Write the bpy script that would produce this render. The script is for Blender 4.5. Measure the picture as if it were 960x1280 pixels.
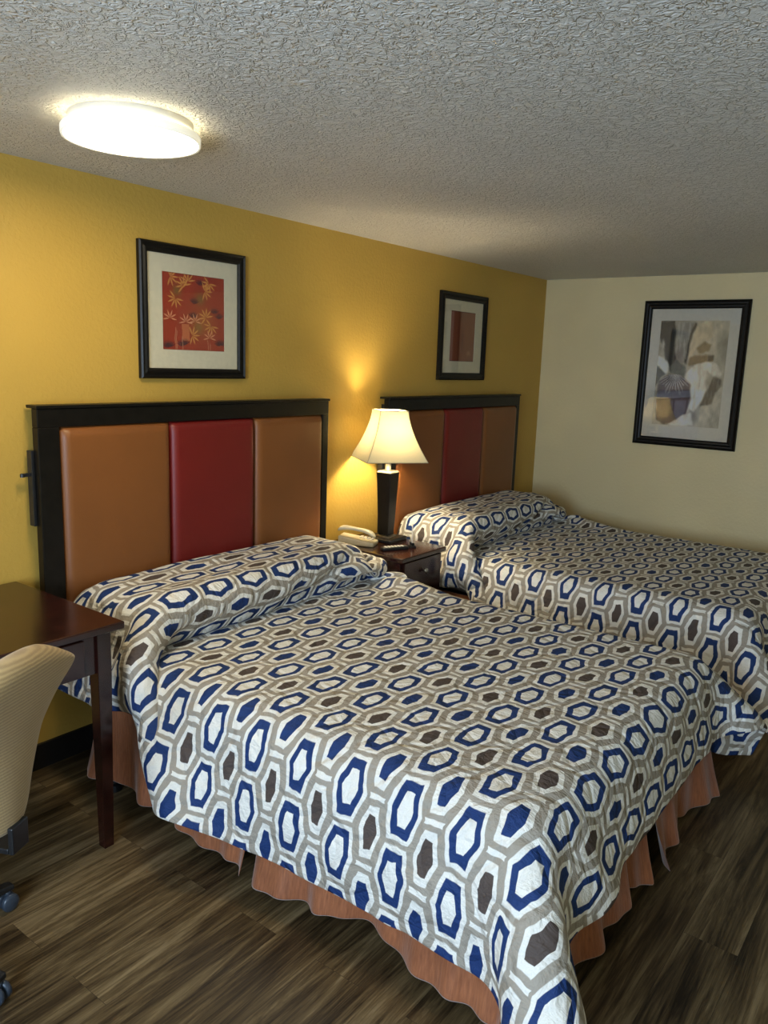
import bpy, bmesh, math, random
import numpy as np
from mathutils import Vector, Matrix

# ------------------------------------------------------------------ scene, camera, light
for o in list(bpy.data.objects): bpy.data.objects.remove(o)
scene = bpy.context.scene
COL = scene.collection
PI = math.pi
XR, YB, XL, H = 4.2237, -4.4, -2.7, 2.27      # right wall, wall behind, window wall, ceiling height

cam_pos = Vector((-1.43088, -2.77105, 1.62007))
fw = Vector((0.78630, 0.58879, -0.18725)); rt = Vector((0.60430, -0.79601, 0.03460)); up = Vector((0.12868, 0.14036, 0.98170))
cd = bpy.data.cameras.new('camera'); cam = bpy.data.objects.new('camera', cd); COL.objects.link(cam)
M = Matrix((rt, up, -fw)).transposed().to_4x4(); M.translation = cam_pos
cam.matrix_world = M
cd.sensor_fit = 'VERTICAL'; cd.sensor_height = 24.0; cd.lens = 984.07/1280*24.0
cd.clip_start = 0.05
scene.camera = cam

world = bpy.data.worlds.new('world'); scene.world = world; world.use_nodes = True
world.node_tree.nodes['Background'].inputs[0].default_value = (0.55, 0.68, 0.9, 1)
world.node_tree.nodes['Background'].inputs[1].default_value = 0.6

WIN = (-3.05, -1.50, 0.80, 2.05)               # window opening: y0, y1, z0, z1
wl = bpy.data.lights.new('window_daylight', 'AREA'); wl.shape = 'RECTANGLE'
wl.size = WIN[1]-WIN[0]; wl.size_y = WIN[3]-WIN[2]; wl.energy = 88; wl.color = (0.62, 0.80, 1.0)
wo = bpy.data.objects.new('window_daylight', wl); COL.objects.link(wo)
wo.location = (XL-0.16, (WIN[0]+WIN[1])/2, (WIN[2]+WIN[3])/2); wo.rotation_euler = (0, -PI/2-math.radians(12), 0)

LED_STRENGTH = 18.0
BULB_STRENGTH = 260.0
scene.view_settings.view_transform = 'Standard'; scene.view_settings.look = 'None'
scene.view_settings.exposure = 0.88; scene.view_settings.gamma = 1.0
scene.view_settings.use_curve_mapping = False

# ------------------------------------------------------------------ helpers
def smooth(o, on=True):
    for p in o.data.polygons: p.use_smooth = on
def obj(name, bm, mat, parent=None, sm=False, loc=None):
    me = bpy.data.meshes.new(name); bm.normal_update(); bm.to_mesh(me); bm.free()
    for m in (mat if isinstance(mat, (list, tuple)) else [mat]): me.materials.append(m)
    o = bpy.data.objects.new(name, me); COL.objects.link(o)
    if parent: o.parent = parent
    if loc: o.location = loc
    if sm: smooth(o)
    return o
def tag(o, label, cat, group=None, kind=None):
    o['label'] = label; o['category'] = cat
    if group: o['group'] = group
    if kind: o['kind'] = kind
    return o
def thing(name, label, cat, loc=(0, 0, 0), rz=0, group=None):
    o = bpy.data.objects.new(name, None); COL.objects.link(o); o.empty_display_size = .1
    o.location = loc; o.rotation_euler = (0, 0, rz)
    return tag(o, label, cat, group)
def struct(name, bm, mat):
    o = obj(name, bm, mat); o['kind'] = 'structure'; return o
def NB(): return bmesh.new()
def box(bm, x0, x1, y0, y1, z0, z1, bev=0, seg=2, mi=0):
    t = bmesh.new()
    bmesh.ops.create_cube(t, size=1)
    bmesh.ops.scale(t, vec=(x1-x0, y1-y0, z1-z0), verts=t.verts)
    bmesh.ops.translate(t, vec=((x0+x1)/2, (y0+y1)/2, (z0+z1)/2), verts=t.verts)
    if bev: bmesh.ops.bevel(t, geom=t.edges[:], offset=bev, segments=seg, profile=.5, affect='EDGES')
    for f in t.faces: f.material_index = mi
    merge(bm, t)
def merge(bm, t):
    me = bpy.data.meshes.new('tmp'); t.to_mesh(me); t.free(); bm.from_mesh(me); bpy.data.meshes.remove(me)
def lathe(bm, prof, c=(0, 0, 0), n=48, axis='Z', mi=0, rz=0):
    rings = []
    for r, z in prof:
        ring = []
        for k in range(n):
            a = 2*PI*k/n+rz; p = (r*math.cos(a), r*math.sin(a), z)
            if axis == 'X': p = (p[2], p[0], p[1])
            if axis == 'Y': p = (p[0], p[2], p[1])
            ring.append(bm.verts.new((p[0]+c[0], p[1]+c[1], p[2]+c[2])))
        rings.append(ring)
    for a, b in zip(rings, rings[1:]):
        for k in range(n):
            f = bm.faces.new((a[k], a[(k+1) % n], b[(k+1) % n], b[k])); f.material_index = mi
    for ring, rev in ((rings[0], True), (rings[-1], False)):
        if (ring[0].co-ring[n//2].co).length > 1e-5:
            f = bm.faces.new(ring[::-1] if rev else ring); f.material_index = mi
    bmesh.ops.recalc_face_normals(bm, faces=bm.faces)
def loft(bm, loops, cap=True, mi=0):
    rs = [[bm.verts.new(p) for p in L] for L in loops]; n = len(rs[0])
    for a, b in zip(rs, rs[1:]):
        for k in range(n):
            f = bm.faces.new((a[k], a[(k+1) % n], b[(k+1) % n], b[k])); f.material_index = mi
    if cap:
        bm.faces.new(rs[0][::-1]).material_index = mi; bm.faces.new(rs[-1]).material_index = mi
    bmesh.ops.recalc_face_normals(bm, faces=bm.faces)
def sq(h, z, cx=0, cy=0, hy=None):
    hy = h if hy is None else hy
    return [(cx-h, cy-hy, z), (cx+h, cy-hy, z), (cx+h, cy+hy, z), (cx-h, cy+hy, z)]
def tube(bm, pts, r, n=10):
    pts = [Vector(p) for p in pts]; loops = []
    for i, p in enumerate(pts):
        d = (pts[min(i+1, len(pts)-1)]-pts[max(i-1, 0)]).normalized()
        a = d.orthogonal().normalized(); b = d.cross(a)
        if loops and i:
            a = (pa-d*pa.dot(d)).normalized(); b = d.cross(a)
        pa = a
        rr = r[i] if isinstance(r, (list, tuple)) else r
        loops.append([p+(a*math.cos(2*PI*k/n)+b*math.sin(2*PI*k/n))*rr for k in range(n)])
    loft(bm, loops)
def bevmod(o, w=.003, s=2):
    m = o.modifiers.new('bevel', 'BEVEL'); m.width = w; m.segments = s; m.limit_method = 'ANGLE'
def subs(o, n=2):
    m = o.modifiers.new('subdiv', 'SUBSURF'); m.levels = n; m.render_levels = n

# ------------------------------------------------------------------ material helpers
class NT:
    def __init__(s, name):
        s.m = bpy.data.materials.new(name); s.m.use_nodes = True; s.t = s.m.node_tree
        s.b = s.t.nodes['Principled BSDF']; s.o = s.t.nodes['Material Output']
    def n(s, typ, **kw):
        x = s.t.nodes.new(typ)
        for k, v in kw.items(): setattr(x, k, v)
        return x
    def l(s, a, b): s.t.links.new(a, b)
    def val(s, x, inp):
        if hasattr(x, 'is_output') or isinstance(x, bpy.types.NodeSocket): s.l(x, inp)
        else: inp.default_value = x
    def math(s, op, a, b=0.0, c=0.0, clamp=False):
        x = s.n('ShaderNodeMath', operation=op, use_clamp=clamp)
        s.val(a, x.inputs[0]); s.val(b, x.inputs[1])
        if op in ('MULTIPLY_ADD', 'WRAP', 'SMOOTH_MIN', 'COMPARE'): s.val(c, x.inputs[2])
        return x.outputs[0]
    def mix(s, f, a, b):
        x = s.n('ShaderNodeMix', data_type='RGBA')
        s.val(f, x.inputs[0]); s.val(a, x.inputs[6]); s.val(b, x.inputs[7]); return x.outputs[2]
    def noise(s, vec, scale, detail=3, rough=.5, dist=0, color=False):
        x = s.n('ShaderNodeTexNoise'); s.l(vec, x.inputs['Vector'])
        x.inputs['Scale'].default_value = scale; x.inputs['Detail'].default_value = detail
        x.inputs['Roughness'].default_value = rough; x.inputs['Distortion'].default_value = dist
        return x.outputs['Color' if color else 'Fac']
    def ramp(s, f, stops):
        x = s.n('ShaderNodeValToRGB'); s.l(f, x.inputs[0]); e = x.color_ramp.elements
        while len(e) < len(stops): e.new(.5)
        for k, (p, c) in enumerate(stops): e[k].position = p; e[k].color = c if len(c) == 4 else (*c, 1)
        return x.outputs[0]
    def coord(s, which='Object'): return s.n('ShaderNodeTexCoord').outputs[which]
    def mapping(s, vec, scale=(1, 1, 1), loc=(0, 0, 0)):
        x = s.n('ShaderNodeMapping'); s.l(vec, x.inputs[0]); x.inputs['Scale'].default_value = scale
        x.inputs['Location'].default_value = loc; return x.outputs[0]
    def bump(s, h, strength=.5, dist=.002, normal=None):
        x = s.n('ShaderNodeBump'); s.l(h, x.inputs['Height']); x.inputs['Strength'].default_value = strength
        x.inputs['Distance'].default_value = dist
        if normal: s.l(normal, x.inputs['Normal'])
        return x.outputs[0]
def rgb(*c): return (c[0], c[1], c[2], 1)
def simple(name, col, rough=.5, metal=0, var=.15, scale=30, bump=0, bdist=.001, coat=0, spec=.5):
    t = NT(name); v = t.coord('Object'); f = t.noise(v, scale, 3)
    lo = [x*(1-var) for x in col]; hi = [min(1, x*(1+var)) for x in col]
    t.l(t.ramp(f, [(.3, lo), (.7, hi)]), t.b.inputs['Base Color'])
    t.b.inputs['Roughness'].default_value = rough; t.b.inputs['Metallic'].default_value = metal
    t.b.inputs['Coat Weight'].default_value = coat; t.b.inputs['Specular IOR Level'].default_value = spec
    if bump: t.l(t.bump(t.noise(v, scale*4, 4), bump, bdist), t.b.inputs['Normal'])
    return t.m

def wall_paint(name, col):
    t = NT(name); v = t.coord('Object')
    big = t.noise(v, 1.3, 2); fine = t.noise(v, 95, 3, .6); mid = t.noise(v, 55, 2, .5)
    c = t.ramp(big, [(.35, [x*.94 for x in col]), (.65, [min(1, x*1.05) for x in col])])
    t.l(c, t.b.inputs['Base Color']); t.b.inputs['Roughness'].default_value = .48
    t.b.inputs['Specular IOR Level'].default_value = .35
    h = t.math('ADD', t.math('MULTIPLY', t.ramp(mid, [(.42, (0, 0, 0)), (.62, (1, 1, 1))]), .7), t.math('MULTIPLY', fine, .6))
    t.l(t.bump(h, .42, .0018), t.b.inputs['Normal']); return t.m
def ceiling_mat():
    t = NT('ceiling_knockdown_plaster'); v = t.coord('Object')
    d = t.noise(v, 9, 2, .5, color=True)
    mv = t.n('ShaderNodeVectorMath', operation='MULTIPLY_ADD'); t.l(d, mv.inputs[0]); mv.inputs[1].default_value = (.05, .05, .05); t.l(v, mv.inputs[2])
    a = t.noise(mv.outputs[0], 50, 2, .55, 1.2); b = t.noise(v, 150, 2, .6)
    blob = t.ramp(a, [(.44, (0, 0, 0)), (.58, (1, 1, 1))])
    h = t.math('ADD', blob, t.math('MULTIPLY', b, .35))
    stain = t.noise(v, .9, 3)
    t.l(t.ramp(stain, [(.3, (.70, .68, .63)), (.7, (.78, .76, .71))]), t.b.inputs['Base Color'])
    t.b.inputs['Roughness'].default_value = .5; t.b.inputs['Specular IOR Level'].default_value = .4
    t.l(t.bump(h, .9, .0065), t.b.inputs['Normal']); return t.m
def floor_mat():
    t = NT('vinyl_plank_floor'); v = t.coord('Object')
    br = t.n('ShaderNodeTexBrick', offset=.37, squash=1); t.l(v, br.inputs['Vector'])
    br.inputs['Scale'].default_value = 1; br.inputs['Brick Width'].default_value = 1.22; br.inputs['Row Height'].default_value = .152
    br.inputs['Mortar Size'].default_value = .0006; br.inputs['Mortar Smooth'].default_value = .3; br.inputs['Bias'].default_value = 0
    br.inputs['Color1'].default_value = (0, 0, 0, 1); br.inputs['Color2'].default_value = (1, 1, 1, 1); br.inputs['Mortar'].default_value = (.5, .5, .5, 1)
    shift = t.n('ShaderNodeVectorMath', operation='MULTIPLY_ADD'); t.l(br.outputs['Color'], shift.inputs[0]); shift.inputs[1].default_value = (.9, .4, .6); t.l(v, shift.inputs[2])
    g1 = t.noise(t.mapping(shift.outputs[0], (1.1, 15, 1)), 1.7, 6, .72, .8)
    g2 = t.noise(t.mapping(shift.outputs[0], (4, 110, 1)), 1.5, 3, .6)
    g3 = t.noise(t.mapping(shift.outputs[0], (.8, 5, 1)), 1.4, 2, .5, .6)
    f = t.math('ADD', t.math('MULTIPLY', g1, .75), t.math('ADD', t.math('MULTIPLY', g2, .25), t.math('MULTIPLY', t.math('SUBTRACT', g3, .5), .45)))
    c = t.ramp(f, [(.34, (.012, .007, .003)), (.44, (.052, .032, .014)), (.54, (.120, .080, .036)), (.68, (.250, .180, .092))])
    pl = t.math('MULTIPLY_ADD', br.outputs['Color'], .08, .95)
    m = t.n('ShaderNodeMix', data_type='RGBA', blend_type='MULTIPLY'); m.inputs[0].default_value = 1; t.l(c, m.inputs[6]); t.l(pl, m.inputs[7])
    c2 = t.mix(br.outputs['Fac'], m.outputs[2], (.03, .02, .011, 1))
    t.l(c2, t.b.inputs['Base Color'])
    t.l(t.math('MULTIPLY_ADD', g2, .18, .34), t.b.inputs['Roughness']); t.b.inputs['Specular IOR Level'].default_value = .35
    h = t.math('SUBTRACT', g2, t.math('MULTIPLY', br.outputs['Fac'], 2))
    t.l(t.bump(h, .35, .0012), t.b.inputs['Normal']); return t.m
def quilt_mat(name, u0, v0):
    """Honeycomb print: columns of ring hexagons alternating with columns of small solid hexagons."""
    t = NT(name); uv = t.coord('UV')
    w = t.noise(uv, 14, 2, .5, color=True)
    wv = t.n('ShaderNodeVectorMath', operation='MULTIPLY_ADD'); t.l(w, wv.inputs[0]); wv.inputs[1].default_value = (.030, .026, 0); t.l(uv, wv.inputs[2])
    sep = t.n('ShaderNodeSeparateXYZ'); t.l(wv.outputs[0], sep.inputs[0])
    u = t.math('ADD', sep.outputs[0], 10-.011-u0); v = t.math('ADD', sep.outputs[1], 10-.011-v0)
    cp, rp = .0890, .176
    a = rp/2
    def hexm(x, y, W, E, A):
        return t.math('MAXIMUM', t.math('DIVIDE', y, A), t.math('DIVIDE', t.math('MULTIPLY_ADD', y, (W-E)/A, x), W))
    def local(uu, vv): return t.math('ABSOLUTE', t.math('WRAP', vv, cp, -cp)), t.math('ABSOLUTE', t.math('WRAP', uu, a, -a))
    def inside_(d, soft=.035): return t.math('MULTIPLY_ADD', t.math('SUBTRACT', 1.0, d), 1/soft, .5, clamp=True)
    u2 = t.math('ADD', u, a); v2 = t.math('ADD', v, cp)
    xr, yr = local(u, v); xs, ys = local(u2, v2)
    par = t.math('MODULO', t.math('FLOOR', t.math('DIVIDE', t.math('ADD', u2, a), rp)), 2)
    fib = t.noise(uv, 260, 2)
    def tone(c): return t.mix(fib, rgb(*[x*.86 for x in c]), rgb(*[min(1, x*1.1) for x in c]))
    white = tone((.86, .845, .79)); taupe = tone((.375, .335, .28)); navy = tone((.012, .040, .155)); brown = tone((.092, .070, .062))
    solid = t.mix(par, navy, brown)
    ring = t.mix(inside_(hexm(xr, yr, 0.0539, 0.0317, 0.0815)), taupe, white)
    ring = t.mix(inside_(hexm(xr, yr, 0.0414, 0.0236, 0.0690)), ring, navy)
    ring = t.mix(inside_(hexm(xr, yr, 0.0245, 0.0115, 0.0440)), ring, white)
    small = t.mix(t.math('MULTIPLY', t.math('SUBTRACT', ys, .0800), 600, clamp=True), taupe, white)
    small = t.mix(inside_(hexm(xs, ys, 0.0385, 0.0178, 0.0653)), small, white)
    small = t.mix(inside_(hexm(xs, ys, 0.0231, 0.0115, 0.0440)), small, solid)
    sel = t.math('GREATER_THAN', hexm(xr, yr, 0.0635, 0.0356, a), 1.0)
    t.l(t.mix(sel, ring, small), t.b.inputs['Base Color'])
    t.b.inputs['Roughness'].default_value = .72; t.b.inputs['Sheen Weight'].default_value = .0
    t.b.inputs['Specular IOR Level'].default_value = .3
    # quilting: scalloped stitch lines, puckers and weave
    s2 = t.n('ShaderNodeSeparateXYZ'); t.l(uv, s2.inputs[0])
    wob = t.math('MULTIPLY', t.math('SINE', t.math('MULTIPLY', s2.outputs[1], 34)), .022)
    lx = t.math('ABSOLUTE', t.math('WRAP', t.math('ADD', s2.outputs[0], wob), .075, -.075))
    wob2 = t.math('MULTIPLY', t.math('SINE', t.math('MULTIPLY', s2.outputs[0], 34)), .022)
    ly = t.math('ABSOLUTE', t.math('WRAP', t.math('ADD', s2.outputs[1], wob2), .075, -.075))
    st = t.math('MINIMUM', t.math('MULTIPLY', lx, 60, clamp=True), t.math('MULTIPLY', ly, 60, clamp=True))
    puck = t.noise(t.mapping(uv, (1, 1, 1)), 22, 4, .6, .8)
    wr_ = t.noise(t.mapping(uv, (2.2, 1, 1)), 9, 3, .55, 1.0)
    h = t.math('ADD', t.math('MULTIPLY', st, .35), t.math('ADD', t.math('MULTIPLY', puck, .9), t.math('MULTIPLY', wr_, 1.0)))
    t.l(t.bump(h, .9, .015), t.b.inputs['Normal']); return t.m
def leather(name, col):
    t = NT(name); v = t.coord('Object')
    big = t.noise(v, 2.2, 3); vo = t.n('ShaderNodeTexVoronoi'); t.l(v, vo.inputs['Vector']); vo.inputs['Scale'].default_value = 330
    t.l(t.ramp(big, [(.3, [x*.88 for x in col]), (.7, [x*1.1 for x in col])]), t.b.inputs['Base Color'])
    t.b.inputs['Roughness'].default_value = .42; t.b.inputs['Specular IOR Level'].default_value = .45
    t.l(t.bump(vo.outputs['Distance'], .25, .0008), t.b.inputs['Normal']); return t.m
def wood(name, dark, light, rough=.28, coat=.3, sc=(1, 1, 1)):
    t = NT(name); v = t.coord('Object')
    g = t.noise(t.mapping(v, sc), 6, 5, .6, .7)
    t.l(t.ramp(g, [(.35, dark), (.68, light)]), t.b.inputs['Base Color'])
    t.b.inputs['Roughness'].default_value = rough; t.b.inputs['Coat Weight'].default_value = coat; t.b.inputs['Coat Roughness'].default_value = .18
    t.l(t.bump(g, .1, .0008), t.b.inputs['Normal']); return t.m
def emit(name, col, s):
    t = NT(name); t.b.inputs['Base Color'].default_value = (.9, .9, .88, 1)
    t.b.inputs['Emission Color'].default_value = (*col, 1); t.b.inputs['Emission Strength'].default_value = s; return t.m
def glass_pane(name, rough=.015):
    t = NT(name); t.t.nodes.remove(t.b)
    tr = t.n('ShaderNodeBsdfTransparent'); gl = t.n('ShaderNodeBsdfGlossy'); gl.inputs['Roughness'].default_value = rough
    lw = t.n('ShaderNodeLayerWeight'); lw.inputs[0].default_value = .5
    mx = t.n('ShaderNodeMixShader'); f2 = t.math('MULTIPLY_ADD', t.math('POWER', lw.outputs['Facing'], 5.0), 1.0, .050, clamp=True)
    t.l(f2, mx.inputs[0]); t.l(tr.outputs[0], mx.inputs[1]); t.l(gl.outputs[0], mx.inputs[2]); t.l(mx.outputs[0], t.o.inputs[0]); return t.m
def shade_mat():
    t = NT('cream_lampshade_fabric'); t.t.nodes.remove(t.b); v = t.coord('Object')
    f = t.noise(v, 220, 2); c = t.mix(f, (.80, .76, .62, 1), (.88, .84, .70, 1)); c2 = t.mix(f, (.46, .43, .31, 1), (.52, .48, .36, 1))
    tl = t.n('ShaderNodeBsdfTranslucent'); df = t.n('ShaderNodeBsdfDiffuse'); t.l(c2, tl.inputs[0]); t.l(c, df.inputs[0])
    mx = t.n('ShaderNodeMixShader'); mx.inputs[0].default_value = .45; t.l(tl.outputs[0], mx.inputs[1]); t.l(df.outputs[0], mx.inputs[2])
    t.l(mx.outputs[0], t.o.inputs[0]); return t.m
def vcol_mat(name, rough=.6):
    t = NT(name); a = t.n('ShaderNodeVertexColor'); a.layer_name = 'ink'
    f = t.noise(t.coord('Object'), 400, 2); m = t.n('ShaderNodeMix', data_type='RGBA', blend_type='MULTIPLY'); m.inputs[0].default_value = .15
    t.l(a.outputs[0], m.inputs[6]); t.l(f, m.inputs[7]); t.l(m.outputs[2], t.b.inputs['Base Color'])
    t.b.inputs['Roughness'].default_value = rough; return t.m
def skirt_mat():
    t = NT('rust_crinkle_fabric'); uv = t.coord('UV')
    g = t.noise(t.mapping(uv, (1, .12, 1)), 160, 3, .6); b = t.noise(uv, 5, 3)
    f = t.math('ADD', t.math('MULTIPLY', g, .6), t.math('MULTIPLY', b, .4))
    t.l(t.ramp(f, [(.35, (.23, .068, .022)), (.65, (.42, .145, .055))]), t.b.inputs['Base Color'])
    t.b.inputs['Roughness'].default_value = .55; t.b.inputs['Sheen Weight'].default_value = .4
    t.l(t.bump(g, .6, .003), t.b.inputs['Normal']); return t.m
def chair_fabric():
    t = NT('tan_ribbed_chair_fabric'); v = t.coord('Object')
    w1 = t.n('ShaderNodeTexWave', wave_type='BANDS', bands_direction='Z'); t.l(v, w1.inputs[0]); w1.inputs['Scale'].default_value = 36; w1.inputs['Distortion'].default_value = 1.2; w1.inputs['Detail'].default_value = 2
    w2 = t.n('ShaderNodeTexWave', wave_type='BANDS', bands_direction='X'); t.l(v, w2.inputs[0]); w2.inputs['Scale'].default_value = 110
    f = t.math('ADD', t.math('MULTIPLY', w1.outputs['Fac'], .45), t.math('ADD', t.math('MULTIPLY', w2.outputs['Fac'], .25), t.math('MULTIPLY', t.noise(v, 240, 2), .3)))
    t.l(t.ramp(f, [(.25, (.33, .215, .085)), (.75, (.52, .365, .160))]), t.b.inputs['Base Color'])
    t.b.inputs['Roughness'].default_value = .8; t.b.inputs['Sheen Weight'].default_value = .3
    t.l(t.bump(f, .5, .0015), t.b.inputs['Normal']); return t.m

m_yellow = wall_paint('mustard_wall_paint', (.58, .365, .072))
m_cream = wall_paint('cream_wall_paint', (.82, .685, .395))
m_ceil = ceiling_mat(); m_floor = floor_mat()
m_black = simple('black_painted_wood', (.006, .005, .004), .38, var=.3, spec=.28)
m_base = simple('black_vinyl_baseboard', (.012, .010, .009), .45)
m_espresso = wood('dark_mahogany_veneer', (.014, .0035, .003), (.040, .009, .006), .22, .25, (1, 6, 6))
m_tan = leather('tan_leatherette', (.225, .078, .019)); m_red = leather('red_leatherette', (.180, .011, .009))
m_skirt = skirt_mat(); m_fabric = chair_fabric()
m_mattress = simple('white_mattress_ticking', (.6, .6, .57), .8)
m_boxspring = simple('dark_boxspring_cloth', (.05, .04, .035), .85)
m_metal = simple('brushed_nickel', (.6, .58, .54), .28, 1, .05)
m_steel = simple('dark_steel', (.03, .03, .03), .4, .8)
m_plastic = simple('black_plastic', (.012, .013, .015), .35)
m_bluegrey = simple('worn_caster_plastic', (.04, .055, .08), .3)
m_beige = simple('ivory_phone_plastic', (.62, .55, .38), .35, var=.05)
m_white = simple('white_plastic', (.75, .74, .70), .4, var=.04)
m_mat = simple('cream_mat_board', (.74, .69, .52), .8, var=.04, scale=60)
m_mat2 = simple('pale_mat_board', (.66, .62, .53), .8, var=.04, scale=60)
m_glass = glass_pane('picture_glass'); m_wglass = glass_pane('window_glass')
m_led = emit('led_diffuser_glow', (1.0, .82, .52), LED_STRENGTH)
m_rim = emit('led_rim_added_glow', (1.0, .93, .68), .30)  # weak emission added: stands in for light on the rim, brightens the ceiling
m_halo = emit('added_ceiling_glow', (1.0, .86, .52), 2.0)  # made-up emitter for brightening the ceiling around the lamp
m_bulb = emit('warm_bulb_glow', (1.0, .84, .56), BULB_STRENGTH)
m_shade = shade_mat(); m_seam = simple('shade_seam_piping', (.42, .38, .26), .7)

# ------------------------------------------------------------------ room
b = NB(); box(b, XL-.3, XR+.2, YB-.2, .2, -.12, 0); struct('floor', b, m_floor)
b = NB(); box(b, XL-.3, XR+.2, YB-.2, .2, H, H+.12); struct('ceiling', b, m_ceil)
b = NB(); box(b, XL-.12, XR+.12, 0, .12, 0, H); struct('wall_left', b, m_yellow)
b = NB(); box(b, XR, XR+.12, YB, 0, 0, H); struct('wall_right', b, m_cream)
b = NB(); box(b, XL-.12, XR+.12, YB-.12, YB, 0, H); struct('wall_back', b, m_cream)
b = NB()
y0, y1, z0, z1 = WIN
box(b, XL-.12, XL, YB, y0, 0, H); box(b, XL-.12, XL, y1, 0, 0, H)
box(b, XL-.12, XL, y0, y1, 0, z0); box(b, XL-.12, XL, y0, y1, z1, H)
struct('wall_front', b, m_cream)
b = NB()
for a0, a1, c0, c1 in ((y0, y1, z0, z0+.05), (y0, y1, z1-.05, z1), (y0, y0+.05, z0+.05, z1-.05), (y1-.05, y1, z0+.05, z1-.05), ((y0+y1)/2-.025, (y0+y1)/2+.025, z0+.05, z1-.05)):
    box(b, XL-.09, XL-.03, a0, a1, c0, c1)
win = struct('window_1', b, m_white)
b = NB(); box(b, XL-.062, XL-.058, y0+.05, y1-.05, z0+.05, z1-.05); obj('window_pane', b, m_wglass, win)
b = NB(); box(b, XL, XR, -.014, 0, 0, .104, .003); struct('baseboard_left', b, m_base)
b = NB(); box(b, XR-.014, XR, YB, -.014, 0, .104, .003); struct('baseboard_right', b, m_base)

# ------------------------------------------------------------------ beds
def drape_cloth(steps=150, its=18, h=0.025, seed=3):
    """Position based cloth: a quilt dropped over a mattress and two pillows (bed frame coordinates)."""
    W, L = 2.20, 2.47
    nx, ny = int(round(W/h))+1, int(round(L/h))+1
    s = np.linspace(-W/2, W/2, nx); t = np.linspace(0, L, ny)
    S, T = np.meshgrid(s, t, indexing='ij')
    rng = np.random.RandomState(seed)
    cx = 0.87; half = 0.745
    P = np.zeros((nx, ny, 3))
    so = np.clip(np.abs(S)-half, 0, None); to = np.clip(T-2.22, 0, None)
    P[..., 0] = cx + np.sign(S)*(np.minimum(np.abs(S), half)+so*0.6)
    P[..., 1] = -0.10 - np.minimum(T, 2.22)*0.935 - to*0.6
    P[..., 2] = 0.84 - 0.8*so - 0.8*to
    P += rng.normal(0, .003, P.shape)
    boxes = [((0.87, -1.10, 0.42), (0.76, 0.99, 0.132), 0.09),
             ((0.87, -1.10, 0.20), (0.80, 1.03, 0.20), 0.08),
             ((0.525, -0.295, 0.630), (0.365, 0.210, 0.098), 0.097),
             ((1.18, -0.285, 0.638), (0.350, 0.200, 0.104), 0.103)]
    V = np.zeros_like(P); dt = 1/60.
    jt = int(round(0.65/h)); tuck = np.abs(s) < half-0.02; rside = (s > half) & (s < half+0.22)
    def con(a, b, l, k):
        d = b-a; n = np.sqrt((d*d).sum(-1, keepdims=True))+1e-9
        c = d*((n-l)/n*0.5*k); a += c; b -= c
    def bend(a, b, l, k):            # resists folding only
        d = b-a; n = np.sqrt((d*d).sum(-1, keepdims=True))+1e-9
        c = d*(np.minimum(n-l, 0)/n*0.5*k); a += c; b -= c
    for st in range(steps):
        V[..., 2] -= 2.5*dt; V *= 0.985 if st < steps*0.6 else 0.9
        Q = P.copy(); P += V*dt
        for it in range(its):
            for o in (0, 1):
                a = P[o:nx-1:2]; b = P[o+1:nx:2]; m = min(len(a), len(b)); con(a[:m], b[:m], h, 1.0)
                a = P[:, o:ny-1:2]; b = P[:, o+1:ny:2]; m = min(a.shape[1], b.shape[1]); con(a[:, :m], b[:, :m], h, 1.0)
            for o in (0, 1):
                a = P[o:nx-1:2, :-1]; b = P[o+1:nx:2, 1:]; m = min(len(a), len(b)); con(a[:m], b[:m], h*1.4142, 0.35)
                a = P[o:nx-1:2, 1:]; b = P[o+1:nx:2, :-1]; m = min(len(a), len(b)); con(a[:m], b[:m], h*1.4142, 0.35)
            if it % 2 == 0:
                for g in (2, 5):
                    bend(P[:-g], P[g:], h*g, 0.22); bend(P[:, :-g], P[:, g:], h*g, 0.22)
            for k, (c, hh, r) in enumerate(boxes):
                c = np.array(c); hh = np.array(hh); lo = c-hh-0.02; hi = c+hh+0.02
                idx = np.all((P > lo) & (P < hi), axis=-1)
                if not idx.any(): continue
                p = P[idx]-c; q = np.abs(p)-(hh-r); m = np.maximum(q, 0); ln = np.sqrt((m*m).sum(-1))
                inside = ln < 1e-6
                ax = np.argmax(q, -1); g = m/(ln[:, None]+1e-9); g[inside] = np.eye(3)[ax[inside]]
                d = np.where(inside, q.max(-1), ln)-r-0.012
                hit = d < 0
                g = g*np.sign(p)
                p[hit] -= g[hit]*d[hit, None]
                P[idx] = p+c
            P[..., 2] = np.maximum(P[..., 2], 0.02)
            if st > 25:
                P[tuck, jt, 1] += ((-0.478)-P[tuck, jt, 1])*0.5
                P[tuck, jt, 2] += (0.555-P[tuck, jt, 2])*0.5
                P[rside, jt, 0] += (cx+half+0.012-P[rside, jt, 0])*0.5; P[rside, jt, 1] += (-0.478-P[rside, jt, 1])*0.5
                P[rside, jt, 2] += (0.545-(s[rside]-half)-P[rside, jt, 2])*0.5
            P[:, 0, 1] = -0.118; P[tuck, 0, 2] = np.clip(P[tuck, 0, 2], .55, .72)
            P[..., 1] = np.minimum(P[..., 1], -0.118)
            near = P[..., 1] > -0.72; P[..., 0] = np.where(near, np.clip(P[..., 0], 0.03, 1.635), P[..., 0])
            cap = 0.755-np.maximum(P[..., 0]-1.40, 0)*0.38-np.maximum(0.30-P[..., 0], 0)*0.38
            P[..., 2] = np.where(P[..., 1] > -0.6, np.minimum(P[..., 2], cap), P[..., 2])
        V = (P-Q)/dt
        # friction where resting
        rest = (P[..., 2] > 0.52) | (P[..., 2] < 0.03)
        V[rest, :2] *= 0.5
        sp = np.sqrt((V*V).sum(-1, keepdims=True)); V *= np.minimum(1, 1.5/(sp+1e-9))
    return P, S, T


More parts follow.
